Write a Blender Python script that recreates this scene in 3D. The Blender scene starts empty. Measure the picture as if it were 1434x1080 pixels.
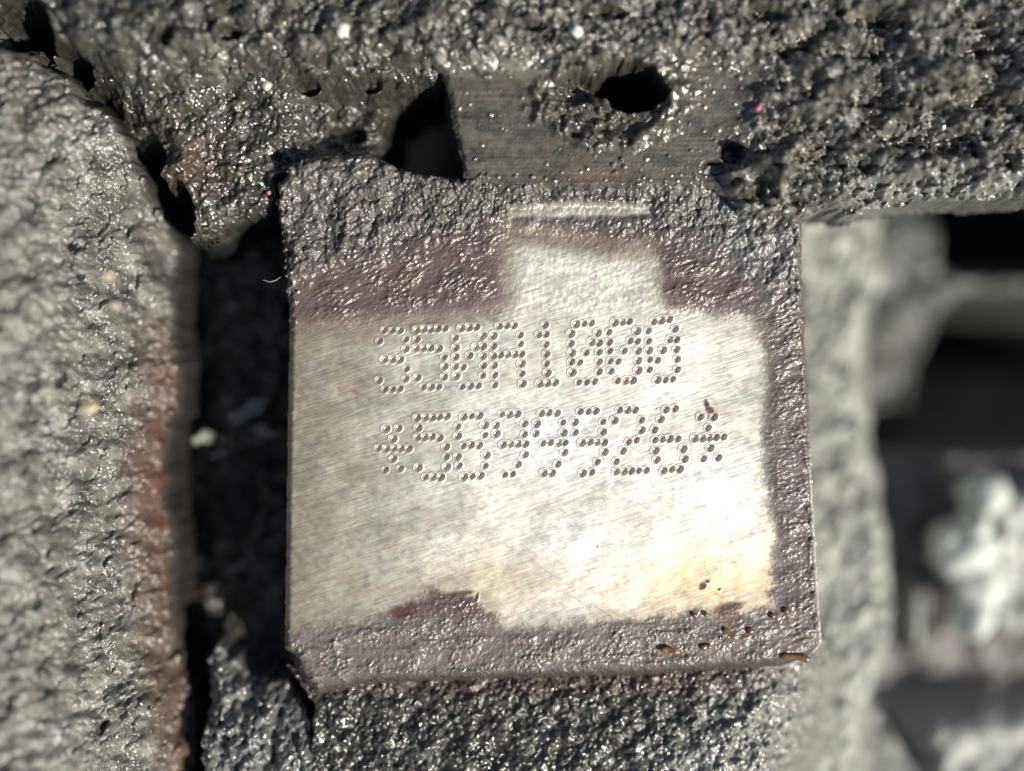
import bpy, math, random
import numpy as np
from math import radians, sin, cos, tan, pi

random.seed(4)
SC = bpy.context.scene
COL = SC.collection

# ------------------------------------------------------------------ camera
D = 18.0                                    # camera height above the pad face
W_VIEW = 14.34
cam_data = bpy.data.cameras.new("camera")
cam = bpy.data.objects.new("camera", cam_data)
COL.objects.link(cam)
cam.location = (0, 0, D)
cam_data.sensor_width = 36.0
cam_data.lens = 36.0 * D / W_VIEW
cam_data.clip_start = 0.1
cam_data.clip_end = 500
cam_data.dof.use_dof = True
cam_data.dof.focus_distance = D - 0.0
APERTURE = 1.9                              # lens opening in scene units
cam_data.dof.aperture_fstop = (cam_data.lens / 1000.0) / APERTURE
cam_data.dof.aperture_blades = 0
SC.camera = cam

# ------------------------------------------------------------------ world + sun
SUN_EL = radians(40)
SUN_AZ = radians(-33)                       # math angle of the direction TO the sun
world = bpy.data.worlds.new("World")
SC.world = world
world.use_nodes = True
wn = world.node_tree.nodes
wn.clear()
sky = wn.new("ShaderNodeTexSky")
sky.sky_type = 'NISHITA'
sky.sun_disc = False
sky.sun_elevation = SUN_EL
sky.sun_rotation = pi / 2 - SUN_AZ
bg = wn.new("ShaderNodeBackground")
bg.inputs['Strength'].default_value = 0.055
wo = wn.new("ShaderNodeOutputWorld")
world.node_tree.links.new(sky.outputs[0], bg.inputs['Color'])
world.node_tree.links.new(bg.outputs[0], wo.inputs['Surface'])

sun_data = bpy.data.lights.new("sun", 'SUN')
sun_data.energy = 5.0
sun_data.angle = radians(0.55)
sun_data.color = (1.0, 0.95, 0.85)
sun = bpy.data.objects.new("sun", sun_data)
COL.objects.link(sun)
sun.rotation_euler = (0, pi / 2 - SUN_EL, SUN_AZ)
sun.location = (12, -8, 14)

SC.view_settings.view_transform = 'Standard'
SC.view_settings.look = 'None'
SC.view_settings.exposure = 0.47
SC.view_settings.gamma = 1.0
SC.cycles.use_denoising = True
SC.cycles.max_bounces = 8
SC.cycles.sample_clamp_indirect = 4.0

# ------------------------------------------------------------------ numpy noise
def _hash(ix, iy, s):
    h = (ix.astype(np.int64) * 374761393 + iy.astype(np.int64) * 668265263 + s * 1442695041) & 0xFFFFFFFF
    h = ((h ^ (h >> 13)) * 1274126177) & 0xFFFFFFFF
    h = ((h ^ (h >> 16)) * 2246822519) & 0xFFFFFFFF
    return ((h ^ (h >> 15)) & 0xFFFFFF) / float(0x1000000)

def perlin(x, y, s=0):
    ix = np.floor(x); iy = np.floor(y)
    fx = x - ix; fy = y - iy
    ux = fx * fx * fx * (fx * (fx * 6 - 15) + 10)
    uy = fy * fy * fy * (fy * (fy * 6 - 15) + 10)
    def g(a, b, dx, dy):
        t = _hash(a, b, s) * 2 * pi
        return np.cos(t) * dx + np.sin(t) * dy
    n00 = g(ix, iy, fx, fy); n10 = g(ix + 1, iy, fx - 1, fy)
    n01 = g(ix, iy + 1, fx, fy - 1); n11 = g(ix + 1, iy + 1, fx - 1, fy - 1)
    a = n00 + ux * (n10 - n00); b = n01 + ux * (n11 - n01)
    return (a + uy * (b - a)) * 1.5

def fbm(x, y, s=0, oct=4, gain=0.5):
    r = 0; a = 1.0; t = 0; f = 1.0
    for k in range(oct):
        r = r + a * perlin(x * f + 13.7 * k, y * f - 7.3 * k, s + k)
        t += a; a *= gain; f *= 2.03
    return r / t

def ridged(x, y, s=0, oct=3):
    r = 0; a = 1.0; t = 0; f = 1.0
    for k in range(oct):
        r = r + a * (1 - 2.2 * np.abs(perlin(x * f + 5.1 * k, y * f + 9.2 * k, s + k)))
        t += a; a *= 0.5; f *= 2.1
    return r / t

def domes(x, y, s=0, rmin=0.35, rmax=0.75, keep=1.0):
    """rounded grains, one per cell; returns 0..1 height"""
    ix = np.floor(x); iy = np.floor(y)
    best = np.zeros_like(x)
    for dx in (-1, 0, 1):
        for dy in (-1, 0, 1):
            cx = ix + dx; cy = iy + dy
            px = cx + _hash(cx, cy, s); py = cy + _hash(cx, cy, s + 1)
            h = _hash(cx, cy, s + 2)
            r = rmin + (rmax - rmin) * h
            on = _hash(cx, cy, s + 3) < keep
            d2 = ((x - px) ** 2 + (y - py) ** 2) / (r * r)
            v = np.sqrt(np.clip(1 - d2, 0, 1)) * r / rmax * on
            best = np.maximum(best, v)
    return best

def ss(a, b, x):
    t = np.clip((x - a) / (b - a), 0, 1)
    return t * t * (3 - 2 * t)

def lerp(a, b, t):
    return a + (b - a) * t

def rot(u, v, deg):
    c, s_ = cos(radians(deg)), sin(radians(deg))
    return u * c + v * s_, -u * s_ + v * c

def sdpoly(u, v, pts):
    """signed distance, positive inside"""
    d = np.full(u.shape, 1e9); sgn = np.zeros(u.shape, bool)
    n = len(pts)
    for i in range(n):
        ax, ay = pts[i]; bx, by = pts[(i + 1) % n]
        ex, ey = bx - ax, by - ay
        wx, wy = u - ax, v - ay
        t = np.clip((wx * ex + wy * ey) / (ex * ex + ey * ey + 1e-9), 0, 1)
        d = np.minimum(d, (wx - ex * t) ** 2 + (wy - ey * t) ** 2)
        c = ((ay <= v) & (by > v)) | ((by <= v) & (ay > v))
        if abs(ey) > 1e-9:
            c &= (u < ax + (v - ay) * ex / ey)
            sgn ^= c
    d = np.sqrt(d)
    return np.where(sgn, d, -d)

def poly_y(u, pts):
    xs = [p[0] for p in pts]; ys = [p[1] for p in pts]
    return np.interp(u, xs, ys)

def blob(u, v, cx, cy, rx, ry, deg=0):
    a, b = rot(u - cx, v - cy, deg)
    return np.exp(-((a / rx) ** 2 + (b / ry) ** 2))

def mixc(c, col, m):
    return c + (np.array(col, float)[None, None, :] - c) * np.clip(m, 0, 1)[..., None]

def P(px, py, z=0.0):
    """place on the engine, read off the photo's layout at height z"""
    k = (D - z) / D
    return ((px - 717) / 100 * k, (540 - py) / 100 * k, z)

# ------------------------------------------------------------------ materials
def surface_mat(name, bump_scale=45, bump_dist=0.012, bump2_scale=160, bump2_dist=0.004,
                var=(0.75, 1.25), var_scale=6, spec=0.5, coat=0.0, coat_rough=0.15,
                scratch=None, sheen_tint=None, rough_var=0.12):
    m = bpy.data.materials.new(name); m.use_nodes = True
    nt = m.node_tree; N = nt.nodes; L = nt.links; N.clear()
    out = N.new("ShaderNodeOutputMaterial"); b = N.new("ShaderNodeBsdfPrincipled")
    L.new(b.outputs[0], out.inputs[0])
    alb = N.new("ShaderNodeAttribute"); alb.attribute_name = "alb"
    met = N.new("ShaderNodeAttribute"); met.attribute_name = "met"
    rgh = N.new("ShaderNodeAttribute"); rgh.attribute_name = "rgh"
    tc = N.new("ShaderNodeTexCoord")
    n1 = N.new("ShaderNodeTexNoise"); n1.inputs['Scale'].default_value = var_scale
    n1.inputs['Detail'].default_value = 9; n1.inputs['Roughness'].default_value = 0.65
    L.new(tc.outputs['Object'], n1.inputs['Vector'])
    mr = N.new("ShaderNodeMapRange"); mr.inputs[1].default_value = 0.3; mr.inputs[2].default_value = 0.7
    mr.inputs[3].default_value = var[0]; mr.inputs[4].default_value = var[1]
    L.new(n1.outputs['Fac'], mr.inputs[0])
    mul = N.new("ShaderNodeVectorMath"); mul.operation = 'SCALE'
    L.new(alb.outputs['Color'], mul.inputs[0]); L.new(mr.outputs[0], mul.inputs['Scale'])
    # faint hue drift (violet / green film of old oil)
    n2 = N.new("ShaderNodeTexNoise"); n2.inputs['Scale'].default_value = 9
    n2.inputs['Detail'].default_value = 6
    L.new(tc.outputs['Object'], n2.inputs['Vector'])
    hs = N.new("ShaderNodeMapRange"); hs.inputs[1].default_value = 0.3; hs.inputs[2].default_value = 0.7
    hs.inputs[3].default_value = 0.0; hs.inputs[4].default_value = 1.0
    L.new(n2.outputs['Fac'], hs.inputs[0])
    tint = N.new("ShaderNodeMix"); tint.data_type = 'RGBA'
    tA = tint.inputs[6]; tB = tint.inputs[7]
    tA.default_value = (1.06, 0.97, 1.03, 1); tB.default_value = (0.96, 1.03, 0.97, 1)
    L.new(hs.outputs[0], tint.inputs[0])
    mul2 = N.new("ShaderNodeVectorMath"); mul2.operation = 'MULTIPLY'
    L.new(mul.outputs[0], mul2.inputs[0]); L.new(tint.outputs[2], mul2.inputs[1])
    L.new(mul2.outputs[0], b.inputs['Base Color'])
    L.new(met.outputs['Fac'], b.inputs['Metallic'])
    rv = N.new("ShaderNodeMapRange"); rv.inputs[1].default_value = 0.3; rv.inputs[2].default_value = 0.7
    rv.inputs[3].default_value = -rough_var; rv.inputs[4].default_value = rough_var
    L.new(n2.outputs['Fac'], rv.inputs[0])
    ra = N.new("ShaderNodeMath"); ra.operation = 'ADD'; ra.use_clamp = True
    L.new(rgh.outputs['Fac'], ra.inputs[0]); L.new(rv.outputs[0], ra.inputs[1])
    L.new(ra.outputs[0], b.inputs['Roughness'])
    sm = N.new("ShaderNodeMapRange"); sm.inputs[1].default_value = 0.75; sm.inputs[2].default_value = 0.95
    sm.inputs[3].default_value = spec; sm.inputs[4].default_value = 0.04
    L.new(rgh.outputs['Fac'], sm.inputs[0]); L.new(sm.outputs[0], b.inputs['Specular IOR Level'])
    cm = N.new("ShaderNodeMapRange"); cm.inputs[1].default_value = 0.5; cm.inputs[2].default_value = 0.75
    cm.inputs[3].default_value = coat; cm.inputs[4].default_value = 0.0
    L.new(rgh.outputs['Fac'], cm.inputs[0])
    gl = N.new("ShaderNodeMath"); gl.operation = 'MULTIPLY'
    inv_met = N.new("ShaderNodeMapRange"); inv_met.inputs[2].default_value = 0.7
    inv_met.inputs[3].default_value = 1.0; inv_met.inputs[4].default_value = 0.0
    L.new(met.outputs['Fac'], inv_met.inputs[0])
    L.new(cm.outputs[0], gl.inputs[0]); L.new(inv_met.outputs[0], gl.inputs[1])
    L.new(gl.outputs[0], b.inputs['Coat Weight'])
    mf = N.new("ShaderNodeMapRange"); mf.inputs[2].default_value = 0.7
    L.new(met.outputs['Fac'], mf.inputs[0])
    def masked(src, m_):
        q = N.new("ShaderNodeMath"); q.operation = 'MULTIPLY'
        L.new(src, q.inputs[0]); L.new(m_, q.inputs[1]); return q.outputs[0]
    b.inputs['Coat Roughness'].default_value = coat_rough; b.inputs['Coat IOR'].default_value = 1.65
    last = None
    def bump(fac, dist, strength=1.0):
        nonlocal last
        bn = N.new("ShaderNodeBump"); bn.inputs['Distance'].default_value = dist
        bn.inputs['Strength'].default_value = strength
        L.new(fac, bn.inputs['Height'])
        if last is not None: L.new(last, bn.inputs['Normal'])
        last = bn.outputs[0]
    if bump_dist:
        a = N.new("ShaderNodeTexNoise"); a.inputs['Scale'].default_value = bump_scale
        a.inputs['Detail'].default_value = 2; L.new(tc.outputs['Object'], a.inputs['Vector'])
        bump(masked(a.outputs['Fac'], inv_met.outputs[0]), bump_dist)
    if bump2_dist:
        a = N.new("ShaderNodeTexVoronoi"); a.inputs['Scale'].default_value = bump2_scale
        L.new(tc.outputs['Object'], a.inputs['Vector'])
        bump(masked(a.outputs['Distance'], inv_met.outputs[0]), bump2_dist)
    if scratch:
        for (deg, sx, sy, dist, thr) in scratch:
            mp = N.new("ShaderNodeMapping"); mp.inputs['Rotation'].default_value = (0, 0, radians(-deg))
            L.new(tc.outputs['Object'], mp.inputs['Vector'])
            mp2 = N.new("ShaderNodeMapping"); mp2.inputs['Scale'].default_value = (sx, sy, 1)
            L.new(mp.outputs[0], mp2.inputs['Vector'])
            a = N.new("ShaderNodeTexNoise"); a.inputs['Scale'].default_value = 1
            a.inputs['Detail'].default_value = 3; a.inputs['Roughness'].default_value = 0.7
            L.new(mp2.outputs[0], a.inputs['Vector'])
            src = a.outputs['Fac']
            if thr:
                cr = N.new("ShaderNodeMapRange"); cr.inputs[1].default_value = thr
                cr.inputs[2].default_value = thr + 0.07
                cr.inputs[3].default_value = 1; cr.inputs[4].default_value = 0
                L.new(src, cr.inputs[0]); src = cr.outputs[0]
            bump(masked(src, mf.outputs[0]), dist)
    if last is not None:
        L.new(last, b.inputs['Normal'])
        if coat: L.new(last, b.inputs['Coat Normal'])
    return m

def plain_mat(name, col, rough=0.5, metallic=0.0, trans=0.0, ior=1.45, noise=0.3, scale=30, bump=0.01, alpha=1.0):
    m = bpy.data.materials.new(name); m.use_nodes = True
    nt = m.node_tree; N = nt.nodes; L = nt.links
    b = N["Principled BSDF"]
    tc = N.new("ShaderNodeTexCoord")
    n = N.new("ShaderNodeTexNoise"); n.inputs['Scale'].default_value = scale; n.inputs['Detail'].default_value = 5
    L.new(tc.outputs['Object'], n.inputs['Vector'])
    mr = N.new("ShaderNodeMapRange"); mr.inputs[3].default_value = 1 - noise; mr.inputs[4].default_value = 1 + noise
    L.new(n.outputs['Fac'], mr.inputs[0])
    v = N.new("ShaderNodeVectorMath"); v.operation = 'SCALE'; v.inputs[0].default_value = col
    L.new(mr.outputs[0], v.inputs['Scale']); L.new(v.outputs[0], b.inputs['Base Color'])
    b.inputs['Roughness'].default_value = rough; b.inputs['Metallic'].default_value = metallic
    b.inputs['Transmission Weight'].default_value = trans; b.inputs['IOR'].default_value = ior
    if bump:
        bn = N.new("ShaderNodeBump"); bn.inputs['Distance'].default_value = bump
        L.new(n.outputs['Fac'], bn.inputs['Height']); L.new(bn.outputs[0], b.inputs['Normal'])
    return m

M_PAD = surface_mat("ground_metal_and_baked_grime", bump_scale=22, bump_dist=0.009, bump2_scale=60, bump2_dist=0.002,
                    var=(0.93, 1.06), var_scale=9, spec=0.5, coat=0.38, coat_rough=0.27,
                    scratch=[(17, 3.2, 70, 0.0020, None), (-33, 1.6, 85, 0.0013, None), (-33, 0.9, 40, 0.0024, 0.30)], rough_var=0.07)
M_METAL = M_PAD
M_GRIME = M_PAD
M_CRUST = surface_mat("oily_crust", bump_scale=20, bump_dist=0.016, bump2_scale=48, bump2_dist=0.003,
                      var=(0.35, 1.6), var_scale=9, spec=0.35, coat=1.0, coat_rough=0.14)
M_RAIL = surface_mat("greasy_rail", bump_scale=26, bump_dist=0.006, bump2_scale=60, bump2_dist=0.002,
                     var=(0.5, 1.5), var_scale=8, spec=0.5, coat=1.0, coat_rough=0.17)
M_DUSTY = surface_mat("dusty_casting", bump_scale=14, bump_dist=0.03, bump2_scale=30, bump2_dist=0.008,
                      var=(0.6, 1.4), var_scale=5, spec=0.5, coat=0.6, coat_rough=0.26)

# ------------------------------------------------------------------ object helpers
def tag(o, label=None, cat=None, group=None, kind=None):
    if label: o['label'] = label
    if cat: o['category'] = cat
    if group: o['group'] = group
    if kind: o['kind'] = kind
    return o

def empty(name, loc=(0, 0, 0)):
    o = bpy.data.objects.new(name, None); o.empty_display_size = 0.2
    o.location = loc; COL.objects.link(o); return o

def make_obj(name, verts, faces, mat, parent=None, normals=None, attrs=None, smooth=True):
    me = bpy.data.meshes.new(name)
    verts = np.asarray(verts, np.float32)
    nf = len(faces)
    if isinstance(faces, np.ndarray):
        k = faces.shape[1]
        me.vertices.add(len(verts)); me.vertices.foreach_set("co", verts.ravel())
        me.loops.add(nf * k); me.polygons.add(nf)
        me.loops.foreach_set("vertex_index", faces.astype(np.int32).ravel())
        me.polygons.foreach_set("loop_start", np.arange(0, nf * k, k, dtype=np.int32))
        me.polygons.foreach_set("loop_total", np.full(nf, k, np.int32))
        me.update(calc_edges=True)
    else:
        me.from_pydata([tuple(map(float, q)) for q in verts], [], faces); me.update()
    me.polygons.foreach_set("use_smooth", np.full(nf, smooth))
    if attrs:
        for key, val in attrs.items():
            if val.ndim == 2:
                a = me.color_attributes.new(key, 'FLOAT_COLOR', 'POINT')
                c = np.ones((len(verts), 4), np.float32); c[:, :3] = val
                a.data.foreach_set("color", c.ravel())
            else:
                a = me.attributes.new(key, 'FLOAT', 'POINT')
                a.data.foreach_set("value", val.astype(np.float32))
    if normals is not None:
        me.normals_split_custom_set_from_vertices(normals.astype(np.float32))
    me.materials.append(mat)
    o = bpy.data.objects.new(name, me); COL.objects.link(o)
    if parent: o.parent = parent
    return o

def grid(xs, ys, z0, zfun):
    """evaluate a relief; returns dict of flat arrays"""
    X, Y = np.meshgrid(xs, ys)
    k = D / (D - z0)
    U = 717 + 100 * X * k; V = 540 - 100 * Y * k
    Z, alb, met, rgh, keep = zfun(U, V)
    gy, gx = np.gradient(Z, ys, xs)
    nrm = np.stack([-gx, -gy, np.ones_like(Z)], -1)
    nrm /= np.linalg.norm(nrm, axis=-1, keepdims=True)
    ny, nx = X.shape
    idx = np.arange(nx * ny).reshape(ny, nx)
    q = np.stack([idx[:-1, :-1], idx[:-1, 1:], idx[1:, 1:], idx[1:, :-1]], -1)
    kq = keep[:-1, :-1] | keep[:-1, 1:] | keep[1:, 1:] | keep[1:, :-1]
    return dict(co=np.stack([X, Y, Z], -1).reshape(-1, 3), n=nrm.reshape(-1, 3),
                alb=alb.reshape(-1, 3), met=np.broadcast_to(met, Z.shape).reshape(-1),
                rgh=np.broadcast_to(rgh, Z.shape).reshape(-1), q=q, kq=kq, U=U, V=V, Z=Z)

def emit(name, g, faces, mat, parent=None):
    used = np.unique(faces)
    remap = np.zeros(len(g['co']), np.int64); remap[used] = np.arange(len(used))
    return make_obj(name, g['co'][used], remap[faces], mat, parent, g['n'][used],
                    dict(alb=g['alb'][used], met=g['met'][used], rgh=g['rgh'][used]))

def sheet(name, box, res, z0, zfun, mat, parent=None):
    x0, x1, y0, y1 = box       # px box
    k = (D - z0) / D
    xs = np.arange((x0 - 717) / 100 * k, (x1 - 717) / 100 * k, res)
    ys = np.arange((540 - y1) / 100 * k, (540 - y0) / 100 * k, res)
    g = grid(xs, ys, z0, zfun)
    return emit(name, g, g['q'][g['kq']], mat, parent)

# ================================================================== THE PAD
ROW = {}
def z1(l): return [(500 + a / 3.857, 420 + b / 3.857) for a, b in l]
def z2(l): return [(760 + a / 3.857, 420 + b / 3.857) for a, b in l]
GLYPHS = [
 ("digit", "three", z1([(143,160),(187,162),(228,162),(117,220),(260,210),(260,262),(145,318),(187,318),(228,320),(263,370),(115,432),(260,425),(148,480),(190,480),(228,477)])),
 ("digit", "five", z1([(318,158),(358,152),(396,153),(432,150),(472,150),(320,210),(316,258),(355,257),(392,255),(437,260),(468,308),(470,358),(322,418),(468,414),(355,468),(398,468),(438,467)])),
 ("digit", "slashed zero", z1([(560,150),(603,145),(642,143),(528,202),(675,192),(530,256),(640,253),(677,248),(530,306),(605,298),(678,302),(528,357),(570,360),(680,354),(533,410),(677,407),(566,466),(610,462),(652,460)])),
 ("letter", "capital A", z1([(765,140),(807,136),(846,137),(733,192),(879,188),(735,248),(880,236),(735,300),(773,295),(812,293),(850,291),(886,290),(737,352),(886,342),(741,404),(888,396),(741,457),(891,450)])),
 ("digit", "one", z1([(1012,133),(980,185),(1018,184),(1018,238),(1020,291),(1021,342),(1025,393),(985,450),(1026,447),(1066,444)])),
 ("digit", "slashed zero", z2([(178,128),(222,126),(260,122),(150,180),(295,176),(150,233),(262,226),(302,230),(155,285),(232,283),(302,280),(153,332),(197,335),(302,332),(157,390),(302,386),(192,443),(235,443),(278,438)])),
 ("digit", "slashed zero", z2([(387,121),(430,117),(465,113),(355,172),(507,166),(358,226),(470,219),(510,221),(360,274),(438,273),(512,273),(363,328),(404,330),(514,325),(366,383),(513,378),(402,434),(447,435),(484,432)])),
 ("digit", "slashed zero", z2([(597,115),(638,108),(680,103),(567,165),(712,155),(570,220),(685,212),(720,213),(571,270),(647,268),(720,265),(575,320),(617,323),(725,318),(573,374),(725,374),(617,430),(660,430),(700,425)])),
 ("star", "star", z1([(153,695),(220,690),(191,748),(112,798),(155,800),(196,800),(234,798),(275,800),(193,856),(150,916),(232,908)])),
 ("digit", "five", z1([(322,633),(366,630),(405,630),(443,628),(482,625),(328,688),(323,740),(364,738),(402,735),(443,742),(478,791),(480,845),(328,903),(482,900),(367,955),(408,953),(449,955)])),
 ("digit", "eight", z1([(573,630),(615,625),(657,622),(542,682),(687,675),(542,734),(688,728),(572,786),(614,780),(657,784),(540,844),(696,837),(548,893),(690,895),(575,955),(620,950),(663,947)])),
 ("digit", "nine", z1([(780,615),(820,617),(862,614),(747,676),(902,667),(750,722),(902,724),(787,780),(829,776),(866,775),(906,776),(905,834),(867,886),(795,942),(838,938)])),
 ("digit", "nine", z1([(993,610),(1034,606),(968,668),(962,720),(1002,772),(1042,768),(1007,933)]) + z2([(74,609),(107,660),(110,716),(85,770),(118,770),(115,822),(79,885),(47,933)])),
 ("digit", "nine", z2([(200,601),(243,601),(284,598),(170,658),(323,656),(174,714),(323,711),(210,770),(253,765),(293,766),(328,767),(331,819),(292,874),(214,934),(263,929)])),
 ("digit", "two", z2([(413,592),(455,592),(497,592),(385,649),(532,647),(531,701),(461,765),(504,755),(430,813),(394,871),(396,925),(437,923),(476,921),(516,920),(557,918)])),
 ("digit", "six", z2([(664,591),(713,585),(635,643),(602,700),(604,755),(645,750),(683,748),(727,748),(607,811),(756,803),(613,862),(764,857),(652,920),(695,912),(737,912)])),
 ("star", "star", z2([(850,630),(921,630),(890,690),(820,746),(862,745),(900,742),(934,740),(975,738),(902,797),(865,855),(945,850)])),
]
DOTS = []
for gi, (_, _, pts) in enumerate(GLYPHS):
    for p in pts:
        DOTS.append((p[0] + 0.6, p[1] + 0.4, 5.4 * random.uniform(0.86, 1.1), gi))

PAD = [(401,600),(404,455),(402,400),(394,330),(388,285),(400,240),(440,222),(520,218),(560,238),(600,248),(648,252),(664,226),(760,226),
       (900,226),(1000,226),(1090,240),(1122,270),(1126,420),(1134,560),(1140,700),(1147,820),(1152,905),(1140,930),
       (1100,944),(900,958),(700,962),(520,968),(440,985),(420,968),(402,940),(397,900),(399,750)]
CLEAN = [(380,468),(470,458),(560,449),(640,442),(692,434),(712,422),(706,385),(711,345),(716,322),(780,328),(850,346),(915,352),
         (921,380),(920,412),(934,434),(1000,443),(1048,447),(1064,470),(1071,520),(1066,600),(1070,680),(1083,740),
         (1086,790),(1078,848),(1040,862),(1012,846),(985,858),(950,856),(900,868),(860,864),(800,872),(750,878),(705,874),
         (682,846),(650,826),(610,826),(575,842),(540,862),(490,872),(380,878)]
STRIP = [(712,289),(800,284),(912,288),(916,303),(860,307),(716,308)]

def clean_mask(U, V):
    n = fbm(U / 26, V / 22, 31, 4) * 9 + fbm(U / 6, V / 6, 33, 2) * 2
    d = sdpoly(U, V, CLEAN) + n * np.where(V > 800, 1.9, 0.9)
    d2 = sdpoly(U, V, STRIP) + n * 0.5
    # marks of grime left on the bright face
    sp = np.zeros_like(U)
    for (cx, cy, rx, ry, dg) in [(990,566,4,8,-20),(995,575,7,5,30),(997,583,4,5,0),(985,822,7,5,-30),(992,815,4,2.5,20),(1008,826,3,2,0),(837,766,1.6,1.6,0),
                                 (1022,852,24,8,-14),(560,857,18,9,-8),(578,854,10,12,0),
                                 (645,832,22,4,-8),(615,838,14,3,-20),(650,842,8,2.5,50),(668,838,3,9,20),(655,852,15,3,-10),(920,573,1.2,1.2,0)]:
        b = blob(U, V, cx, cy, rx, ry, dg)
        sp = np.maximum(sp, ss(0.2, 0.75, b + n * 0.03))
    soft = ss(-11, 7, d + 5 * fbm(U / 4, V / 4, 36, 2))
    strip = ss(-4, 5, d2) * 0.85
    c = np.maximum(soft, strip)
    return np.clip(c * (1 - sp), 0, 1), d, sp

def pad_relief(U, V):
    sd0 = sdpoly(U, V, PAD)
    rough_edge = fbm(U / 14, V / 14, 3, 4) * 5 + fbm(U / 5, V / 5, 5, 2) * 2
    # crumbly outline where the crust overhangs at the top left
    topl = ss(460, 380, V) * ss(520, 400, U)
    sd = sd0 + rough_edge * (0.35 + 1.6 * topl)
    clean, dclean, sp = clean_mask(U, V)
    gr = 1 - clean
    # gentle waviness of the hand-ground face
    Z = 0.035 * fbm(U / 170, V / 120, 41, 3) + 0.004 * fbm(U / 30, V / 18, 43, 3)
    a, b = rot(U, V, -17)
    # fine tool marks
    Z = Z + 0.0016 * fbm(a / 30, b / 2.4, 44, 2) + 0.0010 * fbm(rot(U, V, 33)[0] / 40, rot(U, V, 33)[1] / 2.6, 45, 2)
    # neck, slightly dished, with cross-marks
    neck = ss(455, 430, V) * clean
    Z = Z + neck * (0.004 * fbm(U / 7, V / 7, 47, 3) - 0.02 * ss(350, 310, V))
    # ---- grime relief
    line = poly_y(U, [(380,410),(430,385),(480,362),(600,335),(700,312),(930,330),(1000,345),(1060,400),(1130,440)])
    lump = ss(34, -34, V - line + 14 * fbm(U / 40, V / 40, 51, 3))
    wrink = ridged(a / 15, b / 6.5, 53, 3)
    wr2 = fbm(a / 7, b / 4, 55, 3)
    top = ss(600, 470, V)
    side = ss(1040, 1075, U)
    bot = ss(850, 880, V)
    film = 0.022 + 0.019 * wrink + 0.009 * wr2
    sidew = 0.016 * ridged(U / 16, V / 7, 57, 3) + 0.014 * fbm(U / 6, V / 4, 58, 3)
    botw = 0.018 * ridged(U / 19 + fbm(U / 40, V / 40, 56, 2), V / 10, 59, 3) + 0.03 * fbm(U / 50, V / 25, 54, 3) + 0.014 * fbm(U / 5, V / 5, 60, 3)
    film = film * top + (1 - top) * (0.015 + np.where(V > 880, botw, sidew))
    l1 = domes(U / 13 + fbm(U / 20, V / 20, 61, 2), V / 15, 62, 0.45, 0.85)
    l2 = domes(U / 6, V / 6, 66, 0.4, 0.8)
    lumps = 0.02 + 0.055 * l1 * (0.5 + ss(-.3, .4, fbm(U / 50, V / 50, 67, 2))) + 0.022 * l2 + 0.14 * fbm(U / 34, V / 34, 68, 4) + 0.02 * ridged(U / 9, V / 9, 69, 2)
    lumps = lumps * np.where(U > 700, 0.75, 1.0)
    mod = 0.35 + 1.0 * ss(-0.30, 0.35, fbm(U / 45, V / 32, 52, 3))
    film = film * mod
    rel = lerp(film, lumps, lump * ss(500, 470, V))
    # crust piles up towards the top edge
    rel = rel + 0.07 * ss(300, 235, V) * ss(720, 600, U) + 0.05 * ss(285, 262, V)
    Z = Z + gr * (ss(2, -30, dclean) * 0.85 + 0.15) * rel
    # rolled brink, then the machined side wall
    Z = Z - 0.10 * ss(12, 0, sd) ** 2 - 1.9 * ss(0, -7, sd)
    Z = Z - 0.30 * ss(34, 0, sd) ** 2 * ss(900, 930, V)
    # crumbs hanging on the brink
    Z = Z + 0.05 * domes(U / 9, V / 9, 71, 0.3, 0.7, 0.5) * ss(16, 4, np.abs(sd)) * (1 - 0.9 * clean)
    # ---- colours: metal, stains and films, plus painted-in glare and lit rim
    alb = np.ones(U.shape + (3,)) * np.array([0.76, 0.745, 0.66])
    cl = fbm(U / 90, V / 50, 81, 4)
    alb = mixc(alb, (0.47, 0.45, 0.40), ss(-0.05, 0.35, cl) * 0.6)
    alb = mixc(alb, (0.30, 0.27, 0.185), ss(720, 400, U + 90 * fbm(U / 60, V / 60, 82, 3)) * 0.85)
    alb = mixc(alb, (0.30, 0.26, 0.21), ss(30, 2, dclean + 8 * fbm(U / 30, V / 30, 83, 3)) * (0.5 + 0.4 * ss(520, 470, V) * ss(760, 700, U)))
    for (cx, cy, rx, ry) in [(820,768,75,45),(1010,690,45,60),(960,500,90,70),(1000,620,70,60),(780,620,120,60)]:
        alb = mixc(alb, (0.82, 0.83, 0.80), blob(U, V, cx, cy, rx, ry) * 0.85)  # soft sun glare on the metal, painted into the colour as pale spots
    alb = mixc(alb, (0.56, 0.54, 0.46), ss(840, 1040, U + 60 * cl) * ss(680, 600, V) * 0.6)  # upper right painted darker to hold back the highlight
    st = fbm(a / 45, b / 5, 84, 3)
    alb = alb * (1 + 0.24 * st)[..., None]
    a3, b3 = rot(U, V, 33)
    st2 = fbm(a3 / 60, b3 / 3.5, 86, 2)
    alb = alb * (1 - 0.22 * np.clip(st2 - 0.15, 0, 1) * ss(660, 760, V))[..., None]
    alb = mixc(alb, (0.74, 0.58, 0.33), blob(U, V, 985, 815, 120, 48, 0) * 0.75)
    alb = mixc(alb, (0.62, 0.52, 0.36), blob(U, V, 700, 815, 90, 45, 0) * 0.6)
    alb = mixc(alb, (0.20, 0.155, 0.11), blob(U, V, 860, 346, 95, 20, 4) * 1.0 * ss(480, 300, V))
    alb = mixc(alb, (0.30, 0.25, 0.19), blob(U, V, 745, 330, 70, 14, 0) * 0.8)
    alb = mixc(alb, (0.42, 0.26, 0.15), blob(U, V, 707, 526, 9, 4, -30) * 0.7)
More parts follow.
